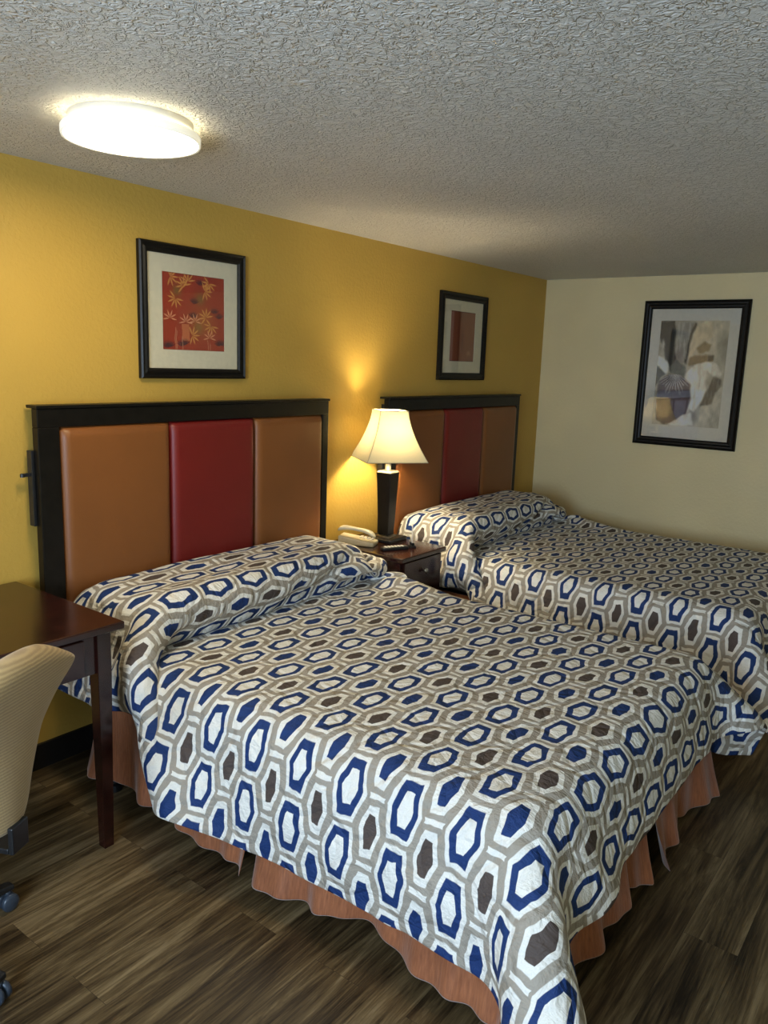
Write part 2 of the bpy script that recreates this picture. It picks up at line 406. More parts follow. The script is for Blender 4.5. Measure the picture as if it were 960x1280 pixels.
P, S, T = drape_cloth()
nx, ny = S.shape
# print phase: ring columns must fall on y = -2.115 + k*.185 on the flat top
flat = (P[..., 2] > .552) & (P[..., 2] < .57) & (P[..., 1] < -.9) & (P[..., 1] > -1.8) & (np.abs(S) < .6)
arc = float((T+P[..., 1])[flat].mean())          # t = -y + arc on the flat top
V0 = 2.105+arc; U0 = .05-.87
def comforter_mesh(name, mat, seed):
    rng = np.random.RandomState(seed)
    Q = P.copy()
    for _ in range(2):
        R_ = Q.copy(); R_[1:-1, 1:-1] = .5*Q[1:-1, 1:-1]+.125*(Q[2:, 1:-1]+Q[:-2, 1:-1]+Q[1:-1, 2:]+Q[1:-1, :-2]); Q = R_
    # soft crumple, stronger at the overhang and over the pillows
    k = rng.uniform(0, 2*PI, 10); nrm = np.cross(np.gradient(Q, axis=0), np.gradient(Q, axis=1)); nrm /= np.linalg.norm(nrm, axis=-1, keepdims=True)+1e-9
    if nrm[nx//2, ny//2, 2] < 0: nrm = -nrm
    d = np.zeros_like(S)
    for q in range(10):
        an = rng.uniform(0, PI); fr = rng.uniform(14, 40); d += np.sin(fr*(S*np.cos(an)+T*np.sin(an))+k[q]+1.5*np.sin(5*S+k[q-1])+1.3*np.sin(4*T+k[q-2]))/fr*.028
    amp = .45+.9*(np.abs(S) > .7)+.6*(T < .62)+.6*(T > 2.2)
    Q = Q+nrm*np.abs(d*amp)[..., None]
    bm = NB(); vs = [[bm.verts.new(Q[i, j]) for j in range(ny)] for i in range(nx)]
    uvl = bm.loops.layers.uv.new('UVMap')
    for i in range(nx-1):
        for j in range(ny-1):
            f = bm.faces.new((vs[i][j], vs[i][j+1], vs[i+1][j+1], vs[i+1][j])); f.smooth = True
            for L, (a, c) in zip(f.loops, ((i, j), (i, j+1), (i+1, j+1), (i+1, j))): L[uvl].uv = (S[a, c], T[a, c])
    bmesh.ops.recalc_face_normals(bm, faces=bm.faces)
    mid = vs[nx//2][ny//2]
    if mid.normal.z < 0: bmesh.ops.reverse_faces(bm, faces=bm.faces)
    o = obj(name, bm, mat)
    m = o.modifiers.new('thick', 'SOLIDIFY'); m.thickness = .009; m.offset = 1; subs(o, 2)
    return o
m_quilt = quilt_mat('hexagon_print_quilt', U0, V0)
m_quilt2 = quilt_mat('hexagon_print_quilt_far', U0+.06, V0+.03)

def skirt_panel(name, parent, a, b_, seed, flare=.03, top=.36, bot=.03, bot0=None):
    """gathered cloth hung from a to b_ (2D points), outward normal on the right of a->b_"""
    rng = random.Random(seed); ax, ay = a; dx, dy = b_[0]-ax, b_[1]-ay; L = math.hypot(dx, dy); ux, uy = dx/L, dy/L; nx_, ny_ = uy, -ux
    n = max(8, int(L/.012)); rows = 9; bm = NB(); vs = []
    ph = [rng.uniform(0, 6.28) for _ in range(5)]
    for i in range(n+1):
        s = L*i/n; col = []
        for j in range(rows+1):
            v = j/rows
            amp = .004+.027*v**1.4
            w = math.sin(s*23+ph[0]+1.3*math.sin(s*6+ph[1]))*.6+math.sin(s*55+ph[2]+.8*math.sin(s*9))*.28+math.sin(s*9+ph[3])*.5
            off = flare*v+amp*w
            bb = bot if bot0 is None else bot0+(bot-bot0)*min(1, s/L*1.2); z = top+(bb-top)*v + v*(.016*math.sin(s*7+ph[4])+.008*math.sin(s*19+ph[2]))
            sh = .018*v*math.sin(s*11+ph[1])
            sh += .02*v*math.exp(-s/.10)-.02*v*math.exp(-(L-s)/.10); off += .035*v*v*(math.exp(-s/.12)+math.exp(-(L-s)/.12))
            col.append(bm.verts.new((ax+ux*(s+sh)+nx_*off, ay+uy*(s+sh)+ny_*off, z)))
        vs.append(col)
    uvl = bm.loops.layers.uv.new('UVMap')
    for i in range(n):
        for j in range(rows):
            f = bm.faces.new((vs[i][j], vs[i+1][j], vs[i+1][j+1], vs[i][j+1])); f.smooth = True
            for Lp, (p, q) in zip(f.loops, ((i, j), (i+1, j), (i+1, j+1), (i, j+1))): Lp[uvl].uv = (p*L/n, -q/rows*.33)
    o = obj(name, bm, m_skirt, parent); m = o.modifiers.new('thick', 'SOLIDIFY'); m.thickness = .002; m.offset = 0; subs(o, 1); return o

def make_bed(label, dx):
    t = thing('bed', label, 'bed', (dx, 0, 0), 0, None)
    b = NB(); box(b, .145, 1.595, -2.055, -.15, .345, .528, .08, 4); o = obj('mattress', b, m_mattress, t, True)
    b = NB(); box(b, .155, 1.585, -2.05, -.32, .17, .343, .015, 2); obj('box_spring', b, m_boxspring, t)
    b = NB()
    for x in (.14, .86, 1.575): box(b, x, x+.03, -2.07, -.32, .14, .169)
    for y in (-2.07, -1.1, -.35): box(b, .14, 1.6, y, y+.03, .11, .139)
    obj('bed_frame', b, m_steel, t)
    for x, y in ((.16, -2.03), (1.56, -2.03), (.16, -.36), (1.56, -.36), (.86, -1.09)):
        b = NB(); lathe(b, [(.012, .11), (.012, .03), (.024, .025), (.024, 0)][::-1], (x, y, 0), 12); obj('leg', b, m_steel, t)
    skirt_panel('skirt_panel', t, (.130, -.31), (.130, -1.15), 1, .02, bot0=.11)
    skirt_panel('skirt_panel', t, (.130, -1.18), (.130, -2.07), 2, .03, bot=.05)
    skirt_panel('skirt_panel', t, (.135, -2.08), (.90, -2.08), 3, .035, bot=.045)
    skirt_panel('skirt_panel', t, (.93, -2.08), (1.605, -2.08), 4, .035)
    skirt_panel('skirt_panel', t, (1.610, -2.07), (1.610, -1.18), 5, .02)
    skirt_panel('skirt_panel', t, (1.610, -1.15), (1.610, -.45), 6, .01)
    return t
make_bed('queen bed with rust gathered skirt, nearest the desk', 0)
make_bed('queen bed with rust gathered skirt, against the cream wall beyond the nightstand', 2.103)
c1 = comforter_mesh('comforter', m_quilt, 5)
tag(c1, 'navy, white and taupe hexagon comforter spread over the near bed', 'comforter', 'hexagon print comforters')
c2 = comforter_mesh('comforter', m_quilt2, 9); c2.location.x = 2.103
tag(c2, 'navy, white and taupe hexagon comforter spread over the far bed by the cream wall', 'comforter', 'hexagon print comforters')

# ------------------------------------------------------------------ headboards
def make_headboard(label, x):
    t = thing('headboard', label, 'headboard', (x, 0, 0), 0, 'upholstered headboards')
    W = 1.582; zt = 1.412; z0 = .46; yf, yb = -.08, -.042
    b = NB()
    box(b, 0, .085, yf, yb, z0, zt-.068, .003); box(b, W-.045, W, yf, yb, z0, zt-.068, .003)
    box(b, 0, W, yf, yb, zt-.068, zt, .003); box(b, .085, W-.045, yf+.004, yb, z0, z0+.08, .003)
    obj('frame', b, m_black, t)
    b = NB(); box(b, -.004, W+.004, yf-.006, -.014, zt+.0005, zt+.012, .002); obj('top_cap', b, m_black, t)
    b = NB(); box(b, .02, W-.02, yb+.0005, -.030, z0+.02, zt-.02); obj('back_panel', b, m_plastic, t)
    xs = [.086, .582, 1.062, 1.536]
    for k, m in enumerate((m_tan, m_red, m_tan)):
        xa, xb = xs[k]+.001, xs[k+1]-.001; za, zb = z0+.082, zt-.069
        n1, n2 = 26, 40; bm = NB(); g = []
        for i in range(n1+1):
            r = []
            for j in range(n2+1):
                u = i/n1; v = j/n2
                du = min(u, 1-u)*(xb-xa); dv = min(v, 1-v)*(zb-za); d = min(du, dv)
                e = 1-max(0, 1-du/.035)**2.2; e2 = 1-max(0, 1-dv/.035)**2.2
                bul = .026*max(0, e)**.5*max(0, e2)**.5+.006*math.sin(PI*u)*math.sin(PI*v)
                r.append(bm.verts.new((xa+u*(xb-xa), yf+.012-bul, za+v*(zb-za))))
            g.append(r)
        for i in range(n1):
            for j in range(n2): bm.faces.new((g[i][j], g[i+1][j], g[i+1][j+1], g[i][j+1]))
        ed = [g[i][0] for i in range(n1+1)]+[g[n1][j] for j in range(1, n2+1)]+[g[i][n2] for i in range(n1-1, -1, -1)]+[g[0][j] for j in range(n2-1, 0, -1)]
        bk = [bm.verts.new((v.co.x, yb-.002, v.co.z)) for v in ed]
        for q in range(len(ed)): bm.faces.new((ed[q], bk[q], bk[(q+1) % len(ed)], ed[(q+1) % len(ed)]))
        bm.faces.new(bk); bmesh.ops.recalc_face_normals(bm, faces=bm.faces)
        o = obj('upholstered_panel', bm, m, t, True); o['label'] = ('tan', 'dark red', 'tan')[k]+' leatherette panel'
    b = NB(); box(b, -.012, 0, -.050, -.018, .98, 1.26, .002); box(b, -.045, -.010, -.040, -.030, 1.165, 1.178, .002)
    lathe(b, [(.0, 0), (.009, 0), (.009, .012), (.0, .012)], (-.04, -.035, 1.165), 12)
    obj('mounting_bracket', b, m_plastic, t)
    for xx in (.03, W-.09):
        b = NB(); box(b, xx, xx+.06, -.0295, -.0005, .6, 1.38); obj('wall_cleat', b, m_plastic, t)
    return t
make_headboard('black framed headboard with tan, red and tan panels, behind the near bed by the desk', .0751)
make_headboard('black framed headboard with tan, red and tan panels, behind the far bed near the corner', 2.1781)

# ------------------------------------------------------------------ framed pictures
def inside(poly, X, Y):
    c = np.zeros(X.shape, bool); n = len(poly)
    for i in range(n):
        x1, y1 = poly[i]; x2, y2 = poly[(i+1) % n]
        if y1 == y2: continue
        cond = ((y1 > Y) != (y2 > Y)) & (X < (x2-x1)*(Y-y1)/(y2-y1)+x1); c ^= cond
    return c
def blob(X, Y, cx, cy, rx, ry): return np.exp(-(((X-cx)/rx)**2+((Y-cy)/ry)**2))
def lay(C, a, col): 
    a = np.clip(a, 0, 1)[..., None]; return C*(1-a)+np.array(col)*a
def vnoise(X, Y, fx, fy, seed):
    r = np.random.RandomState(seed); o = np.zeros_like(X)
    for _ in range(7):
        a, b, p, q = r.uniform(.4, 1.3), r.uniform(.4, 1.3), r.uniform(0, 6.3), r.uniform(0, 6.3)
        o += np.sin(X*fx*a+p+1.5*np.sin(Y*fy*.7*b+q))*np.sin(Y*fy*b+q+1.5*np.sin(X*fx*.6*a+p))
    return o/7
def burst(C, X, Y, cx, cy, r, a0, col, n=6, spread=2.6, asp=1.0, w=.11, al=.8):
    for k in range(n):
        a = a0+spread*(k/(n-1)-.5); dx, dy = math.cos(a), math.sin(a)
        px, py = (X-cx), (Y-cy)*asp; s = (px*dx+py*dy)/r; q = np.abs(-px*dy+py*dx)/r
        wd = w*np.clip(np.sin(np.clip(s, 0, 1)*PI), 0, 1)
        C = lay(C, al*np.clip((wd-q)/.03, 0, 1)*(s > 0)*(s < 1), col)
    return C
GOLD = [(0.133, 0.939), (0.398, 0.903), (0.207, 0.669), (0.674, 0.797), (0.688, 0.455), (0.775, 0.34), (0.466, 0.203), (0.334, 0.846), (0.743, 0.906)]
ORNG = [(0.12, 0.415), (0.365, 0.382), (0.749, 0.183), (0.513, 0.392)]
DARK = [(0.6, 0.891), (0.498, 0.644), (0.483, 0.458), (0.835, 0.535), (0.913, 0.471), (0.071, 0.052), (0.111, 0.062), (0.295, 0.077), (0.348, 0.096), (0.905, 0.102), (0.963, 0.105)]
def red_leaves(X, Y):
    C = np.zeros(X.shape+(3,))+np.array((.43, .045, .018)); C = lay(C, .35+.35*vnoise(X, Y, 7, 5, 1), (.30, .028, .016))
    C = lay(C, inside([(.30, .345), (.415, .35), (.425, .13), (.31, .13)], X, Y)*.55, (.75, .26, .10))
    for x, y in ((0.23, 0.77), (0.595, 0.687), (0.565, 0.31)): C = lay(C, .75*blob(X, Y, x, y, .07, .075), (.20, .15, .035))
    C = lay(C, .3*blob(X, Y, .62, .38, .2, .2), (.55, .25, .05))
    for k, (x, y) in enumerate(DARK): C = burst(C, X, Y, x, y-.03, .11, PI/2+.1*math.sin(k*5), (.03, .012, .03), 7, 1.9, 1, .07, .95)
    for k, (x, y) in enumerate(GOLD): C = burst(C, X, Y, x, y, .135, (k*2.1) % 6.28, (.70, .33, .08), 7, 3.8, 1, .095, .9)
    for k, (x, y) in enumerate(ORNG): C = burst(C, X, Y, x, y, .115, PI/2, (.85, .42, .22), 6, 3.6, 1, .085, .85)
    for x in (.20, .22, .31, .72, .755): C = lay(C, (np.abs(X-x-.006*np.sin(Y*30)) < .006)*(Y < .2+.1*math.sin(x*40))*.5, (.7, .35, .2))
    e = np.minimum(np.minimum(X, 1-X), np.minimum(Y, 1-Y)); return lay(C, (e < .012)*.6, (.2, .02, .01))
def rust_stripes(X, Y):
    C = np.zeros(X.shape+(3,))+np.array((.34, .085, .032))
    C = lay(C, .5*blob(X, Y*0, .10, 0, .12, 1), (.42, .12, .085)); C = lay(C, .75*blob(X, Y*0, .36, 0, .07, 1)*(.7+.3*vnoise(X, Y, 8, 9, 3)), (.13, .015, .012))
    C = lay(C, .7*blob(X, Y, .50, .45, .06, .3), (.12, .012, .012)); C = lay(C, .35+.4*vnoise(X, Y, 9, 7, 5), (.24, .06, .022))
    C = lay(C, .5*blob(X, Y, .78, .17, .08, .05), (.55, .26, .12)); C = burst(C, X, Y, .78, .14, .12, PI/2, (.55, .25, .12), 5, 3, 1, .1, .4)
    e = np.minimum(np.minimum(X, 1-X), np.minimum(Y, 1-Y)); return lay(C, (e < .02)*.7, (.10, .02, .012))
IRIS = [
 ((.10,.085,.065), [(0.001, 0.993), (0.211, 0.997), (0.247, 0.874), (0.24, 0.743), (0.286, 0.636), (0.232, 0.528), (0.164, 0.527), (0.118, 0.635), (0.073, 0.742), (-0.001, 0.835)]),
 ((.62,.58,.5), [(0.051, 0.835), (0.088, 0.769), (0.079, 0.729), (0.046, 0.742)]),
 ((.40,.37,.32), [(0.212, 0.985), (0.502, 0.981), (0.451, 0.886), (0.426, 0.743), (0.425, 0.585), (0.334, 0.61), (0.258, 0.69), (0.274, 0.835)]),
 ((.13,.11,.08), [(0.502, 0.981), (0.546, 0.968), (0.485, 0.873), (0.451, 0.717), (0.429, 0.585), (0.404, 0.611), (0.423, 0.769), (0.459, 0.912)]),
 ((.60,.53,.40), [(0.545, 0.981), (0.772, 0.984), (0.771, 0.846), (0.555, 0.744), (0.465, 0.612), (0.466, 0.769), (0.515, 0.886)]),
 ((.30,.24,.14), [(0.555, 0.744), (0.674, 0.802), (0.771, 0.776), (0.748, 0.719), (0.605, 0.692)]),
 ((.28,.22,.13), [(0.481, 0.652), (0.542, 0.678), (0.733, 0.68), (0.741, 0.621), (0.679, 0.614), (0.459, 0.572)]),
 ((.12,.10,.07), [(0.733, 0.68), (0.826, 0.68), (0.813, 0.629), (0.741, 0.621)]),
 ((.15,.15,.13), [(-0.013, 0.579), (0.168, 0.5), (0.081, 0.457), (-0.013, 0.357)]),
 ((.22,.22,.19), [(0.184, 0.554), (0.286, 0.636), (0.428, 0.558), (0.416, 0.477), (0.213, 0.5)]),
 ((.74,.72,.66), [(0.001, 0.668), (0.083, 0.648), (0.168, 0.595), (0.187, 0.527), (0.158, 0.486), (-0.001, 0.579)]),
 ((.74,.70,.62), [(0.435, 0.505), (0.555, 0.586), (0.741, 0.621), (0.868, 0.603), (0.946, 0.501), (0.844, 0.486), (0.753, 0.537), (0.727, 0.417), (0.758, 0.351), (0.689, 0.227), (0.613, 0.141), (0.544, 0.166), (0.536, 0.399), (0.421, 0.437)]),
 ((.15,.13,.11), [(0.844, 0.486), (0.962, 0.462), (0.972, 0.396), (0.888, 0.328), (0.86, 0.233), (0.693, 0.199), (0.76, 0.337), (0.812, 0.419)]),
 ((.15,.11,.125), [(0.039, 0.414), (0.192, 0.486), (0.37, 0.49), (0.523, 0.412), (0.553, 0.263), (0.505, 0.123), (0.313, 0.029), (0.2, 0.002), (0.073, 0.047), (0.037, 0.26)]),
 ((.66,.64,.58), [(0.246, 0.012), (0.462, 0.107), (0.571, 0.125), (0.63, 0.016), (0.317, -0.006)]),
]
def soft(poly, X, Y):
    d = .011; return sum(inside(poly, X+a*d, Y+b*d*.7).astype(float) for a in (-1, 0, 1) for b in (-1, 0, 1))/9
def iris(X, Y):
    C = np.zeros(X.shape+(3,))+np.array((.50, .46, .38))
    C = lay(C, blob(X, Y, .8, 1.0, .4, .3)*.7, (.62, .56, .44)); C = lay(C, blob(X, Y, .95, .75, .12, .15)*.7, (.28, .27, .23)); C = lay(C, blob(X, Y, .85, .1, .4, .25)*.6, (.60, .57, .50))
    C = lay(C, blob(X, Y, .62, .12, .06, .12)*.5, (.2, .19, .17)); C = lay(C, blob(X, Y, .05, .1, .12, .3)*.5, (.6, .57, .5))
    wx = X+.014*vnoise(X, Y, 26, 22, 4)+.007*vnoise(X, Y, 80, 70, 5); wy = Y+.012*vnoise(Y, X, 22, 26, 8)+.006*vnoise(Y, X, 75, 85, 9)
    for col, poly in IRIS: C = lay(C, soft(poly, wx, wy)*.95, col)
    # bearded centre: pale rays falling from the flower's throat over the dark petal
    px, py = X-.29, (Y-.50)*1.5; an = np.arctan2(py, px); rr = np.sqrt(px*px+py*py)
    ray = (np.sin(an*34+3*vnoise(X, Y, 20, 20, 6)) > -.25)*(rr < .27+.05*np.sin(an*9))*(py < .05)*inside(IRIS[13][1], wx, wy)
    C = lay(C, ray*.75*np.clip(1.2-rr/.3, 0, 1), (.66, .64, .60))
    C = lay(C, inside(IRIS[11][1], wx, wy)*(.28*(vnoise(X, Y, 45, 9, 9) > .1)), (.42, .38, .30)); C = lay(C, inside(IRIS[12][1], wx, wy)*(.5*(vnoise(X, Y, 70, 20, 11) > .1)), (.32, .29, .24))
    C = lay(C, inside(IRIS[2][1], wx, wy)*(.4*(vnoise(X, Y, 60, 14, 12) > .05)), (.58, .54, .47)); C = lay(C, (np.abs(X-.27) < .006)*(Y < .3)*(Y > .03)*.6, (.08, .06, .07))
    C = C*(1+.35*vnoise(X, Y, 12, 15, 21)+.28*vnoise(X, Y, 40, 30, 22)+.12*vnoise(X, Y, 150, 140, 23))[..., None]
    return np.clip(.5*(np.clip(C, 0, 1)/.5)**1.6, 0, .8)
def print_mesh(name, w, h, y, fn, parent, mat, nu):
    nv = int(nu*h/w); X, Y = np.meshgrid((np.arange(nu)+.5)/nu, (np.arange(nv)+.5)/nv, indexing='ij'); C = np.clip(fn(X, Y), 0, 1)
    gx = np.linspace(-w/2, w/2, nu+1); gz = np.linspace(-h/2, h/2, nv+1)
    co = [(gx[i], y, gz[j]) for i in range(nu+1) for j in range(nv+1)]; k = nv+1
    fs = [(i*k+j, (i+1)*k+j, (i+1)*k+j+1, i*k+j+1) for i in range(nu) for j in range(nv)]
    me = bpy.data.meshes.new(name); me.from_pydata(co, [], fs)
    ca = me.color_attributes.new('ink', 'FLOAT_COLOR', 'CORNER'); arr = np.ones((nu*nv*4, 4)); arr[:, :3] = np.repeat(C.reshape(-1, 3), 4, axis=0)
    ca.data.foreach_set('color', arr.ravel().astype(np.float32)); me.materials.append(mat)
    o = bpy.data.objects.new(name, me); COL.objects.link(o); o.parent = parent; return o
m_print = vcol_mat('printed_paper')
def make_picture(label, loc, rz, W, Hh, fwid, pw, ph, poff, fn, matmat, nu, group=None):
    """local: x right, z up, the room is towards -y, origin at the centre of the back"""
    t = thing('framed_picture', label, 'picture', loc, rz, group)
    prof = [(0, 0), (0, -.018), (.006*fwid/.04, -.024), (.012*fwid/.04, -.018), (.018*fwid/.04, -.017), (.026*fwid/.04, -.022), (.034*fwid/.04, -.020), (fwid, -.014), (fwid, 0)]
    bm = NB(); loops = []
    for d, y in prof:
        a, c = W/2-d, Hh/2-d; loops.append([bm.verts.new(p) for p in ((-a, y, -c), (a, y, -c), (a, y, c), (-a, y, c))])
    loops.append(loops[0])
    for A, B in zip(loops, loops[1:]):
        for k in range(4): bm.faces.new((A[k], A[(k+1) % 4], B[(k+1) % 4], B[k]))
    bmesh.ops.recalc_face_normals(bm, faces=bm.faces); obj('frame', bm, m_black, t)
    iw, ih = W/2-fwid-.0005, Hh/2-fwid-.0005
    b = NB()
    x0, x1, z0, z1 = -pw/2+poff[0], pw/2+poff[0], -ph/2+poff[1], ph/2+poff[1]
    for q in ((-iw, iw, z1, ih), (-iw, iw, -ih, z0), (-iw, x0, z0, z1), (x1, iw, z0, z1)): box(b, q[0], q[1], -.008, -.005, q[2], q[3])
    obj('mat_board', b, matmat, t)
    pr = print_mesh('art_print', pw+.004, ph+.004, -.0052, fn, t, m_print, nu); pr.location = (poff[0], 0, poff[1])
    b = NB(); box(b, -iw, iw, -.004, -.001, -ih, ih); obj('backing', b, m_plastic, t)
    b = NB(); box(b, -iw, iw, -.0125, -.0105, -ih, ih); obj('glass_pane', b, m_glass, t)
    return t
PW, PH, PZ = .569, .5466, 1.5202
make_picture('black framed red print of golden leaves above the near headboard', (.5655+PW/2, -.001, PZ+PH/2), 0, PW, PH, .042, .335, .315, (0, .004), red_leaves, m_mat, 150, 'framed prints on the mustard wall')
make_picture('black framed rust brown striped print above the far headboard', (2.7601+PW/2, -.001, PZ+PH/2), 0, PW, PH, .046, .30, .315, (0, .004), rust_stripes, m_mat, 90, 'framed prints on the mustard wall')
make_picture('large black framed grey and purple flower photograph on the cream wall', (XR-.001, -.7738-.6985/2, 1.108+.9945/2), -PI/2, .6985, .9945, .056, .455, .715, (0, .005), iris, m_mat2, 150)

# ------------------------------------------------------------------ ceiling light
t = thing('ceiling_light', 'round flat white LED ceiling light glowing above the near headboard', 'ceiling light', (.040, -.724, H))
b = NB(); lathe(b, [(.10, -.031), (.170, -.031), (.172, -.0005), (.0, -.0005)], n=64); obj('housing', b, m_white, t, True)
b = NB(); lathe(b, [(.1845, -.054), (.1905, -.057), (.192, -.052), (.192, -.036), (.189, -.0318), (.1845, -.0315), (.1845, -.054)], n=96); obj('rim', b, m_rim, t, True)
b = NB(); lathe(b, [(.174, -.0310), (.184, -.0310), (.184, -.0302), (.174, -.0302), (.174, -.0310)], n=96); obj('added_halo_ring', b, m_halo, t)  # added glowing ring, hidden from below, throws a halo on the ceiling
b = NB(); lathe(b, [(.0, -.0318), (.184, -.0318), (.184, -.0555), (.12, -.0575), (.0, -.0585)], n=96); obj('diffuser', b, m_led, t)

# ------------------------------------------------------------------ nightstand and what stands on it
t = thing('nightstand', 'dark mahogany nightstand with a drawer, between the two beds', 'nightstand', (1.90, -.29, 0))
b = NB(); box(b, -.205, .205, -.265, .265, .625, .65, .006, 3); obj('top', b, m_espresso, t)
b = NB()
for q in ((-.19, -.172, -.24, .255), (.172, .19, -.24, .255)): box(b, q[0], q[1], q[2], q[3], .08, .6245)
box(b, -.1715, .1715, .235, .255, .08, .6245); box(b, -.1715, .1715, -.235, .234, .40, .415); box(b, -.1715, .1715, -.235, .234, .08, .10); box(b, -.19, .19, -.22, .24, .0, .0795)
obj('cabinet', b, m_espresso, t)
b = NB(); box(b, -.168, .168, -.257, -.2365, .422, .618, .003); d = obj('drawer_front', b, m_espresso, t)
b = NB(); lathe(b, [(0, 0), (.006, 0), (.006, .012), (.014, .016), (.014, .022), (0, .026)], n=20, axis='Y')
for v in b.verts: v.co.y = -v.co.y-.2575; v.co.z += .555
obj('knob', b, m_metal, d, True)
b = NB(); box(b, -.168, .168, -.257, -.2365, .105, .395, .003); d = obj('cabinet_door', b, m_espresso, t)
b = NB(); lathe(b, [(0, 0), (.006, 0), (.006, .012), (.014, .016), (.014, .022), (0, .026)], n=20, axis='Y')
for v in b.verts: v.co.y = -v.co.y-.2575; v.co.z += .33; v.co.x += .13
obj('knob', b, m_metal, d, True)

t = thing('table_lamp', 'lit table lamp with flared square cream shade on tapered black column', 'lamp', (2.0, -.22, .65), math.radians(5))
b = NB(); loft(b, [sq(.084, 0), sq(.086, .004), sq(.086, .016), sq(.080, .020)]); o = obj('base', b, m_plastic, t); bevmod(o, .002)
b = NB(); loft(b, [sq(.040, .0205), sq(.040, .027), sq(.034, .0295)]); obj('base_collar', b, m_metal, t)
b = NB(); loft(b, [sq(.031, .030), sq(.034, .09), sq(.044, .36), sq(.045, .375)]); o = obj('column', b, m_black, t); bevmod(o, .002)
b = NB(); loft(b, [sq(.044, .3755), sq(.045, .380), sq(.038, .388)]); obj('column_cap', b, m_metal, t)
b = NB(); lathe(b, [(.016, .388), (.016, .455), (.012, .47), (.012, .50), (.018, .505), (.018, .545), (0, .545)], n=28); obj('neck', b, m_metal, t, True)
b = NB(); lathe(b, [(.0, .5455), (.012, .546), (.014, .56), (.026, .585), (.031, .610), (.026, .635), (.014, .648), (.0, .651)], n=28); obj('bulb', b, m_bulb, t, True)
def shade_prof(k):
    v = k/14; z = .715-.265*v; hh = .078+(.168-.078)*(v**1.55); return hh, z
ra = math.radians(-35.7-5)
def rot(p): return (p[0]*math.cos(ra)-p[1]*math.sin(ra), p[0]*math.sin(ra)+p[1]*math.cos(ra), p[2])
b = NB(); loops = []
for k in range(15):
    hh, z = shade_prof(k); L = []
    c = .12*hh
    for sx, sy, ex, ey in ((-1, -1, 1, 0), (1, -1, 0, 1), (1, 1, -1, 0), (-1, 1, 0, -1)):
        L.append((sx*hh, sy*hh, z))
        for f_ in (.25, .5, .75): L.append((sx*hh+2*hh*ex*f_, sy*hh+2*hh*ey*f_, z))
    loops.append([rot(p) for p in L])
loft(b, loops, cap=False); sh = obj('lamp_shade', b, m_shade, t)
m = sh.modifiers.new('thick', 'SOLIDIFY'); m.thickness = .0012; m.offset = 0
b = NB()
for q in range(4):
    pts = []
    for k in range(15):
        hh, z = shade_prof(k); a = PI/4+q*PI/2; pts.append(rot((hh*1.003*math.sqrt(2)*math.cos(a), hh*1.003*math.sqrt(2)*math.sin(a), z)))
    tube(b, pts, .0016, 6)
for k in (0, 14):
    hh, z = shade_prof(k); c = [rot(p) for p in sq(hh*1.004, z)]
    for q in range(4): tube(b, [c[q], c[(q+1) % 4]], .0022, 6)
obj('shade_piping', b, m_seam, sh)
b = NB()
for q in range(4):
    a = rot((.078*(-1)**(q//2), .078*(-1)**((q+1)//2), .712)); tube(b, [(0, 0, .705), a], .0012, 6)
tube(b, [(.02, 0, .50), (.045, 0, .58), (.035, 0, .67), (0, 0, .705)], .0014, 6); tube(b, [(-.02, 0, .50), (-.045, 0, .58), (-.035, 0, .67), (0, 0, .705)], .0014, 6)
obj('harp', b, m_metal, t)

t = thing('telephone', 'ivory corded telephone behind the near pillow on the nightstand', 'telephone', (1.800, -.185, .65), math.radians(22))
b = NB(); loft(b, [[(-.05, -.10, 0), (.05, -.10, 0), (.05, .10, 0), (-.05, .10, 0)], [(-.05, -.10, .025), (.05, -.10, .025), (.05, .10, .05), (-.05, .10, .05)]]); o = obj('phone_base', b, m_beige, t); bevmod(o, .008, 3)
b = NB()
for i in range(3):
    for j in range(4): box(b, .0+.015*i, .011+.015*i, -.08+.02*j, -.066+.02*j, .030+.0025*j, .034+.0025*j)
obj('keypad', b, m_white, t)
b = NB(); pts = [(-.025, -.105, .050), (-.025, -.085, .072), (-.025, -.04, .084), (-.025, .0, .088), (-.025, .04, .092), (-.025, .085, .092), (-.025, .108, .075)]
loops = []
for k, p in enumerate(pts):
    w = (.020, .026, .016, .015, .016, .026, .020)[k]; hgt = (.008, .016, .011, .010, .011, .016, .008)[k]
    loops.append([(p[0]+w*math.cos(2*PI*q/12), p[1], p[2]+hgt*math.sin(2*PI*q/12)) for q in range(12)])
loft(b, loops); o = obj('handset', b, m_beige, t, True); subs(o, 1)

t = thing('remote_control', 'small dark remote with pale buttons lying in front of the lamp base', 'remote control', (1.84, -.40, .65), math.radians(-28))
b = NB(); box(b, -.075, .075, -.022, .022, 0, .018, .006, 3); obj('remote_body', b, m_plastic, t, True)
b = NB()
for i in range(6):
    for j in range(2): box(b, -.058+.019*i, -.046+.019*i, -.014+.016*j, -.003+.016*j, .0182, .0205, .001, 1)
obj('buttons', b, m_white, t)
t = thing('card_stand', 'thin white card upright in a small black stand on the nightstand', 'card stand', (1.955, -.43, .65), math.radians(55))
b = NB(); box(b, -.022, .022, -.018, .018, 0, .010, .002); box(b, -.022, .022, -.006, -.003, .0105, .026); box(b, -.022, .022, .003, .006, .0105, .026); obj('stand_foot', b, m_plastic, t)
b = NB(); box(b, -.004, .004, -.002, .002, .0105, .128, .0006); obj('card', b, m_white, t)

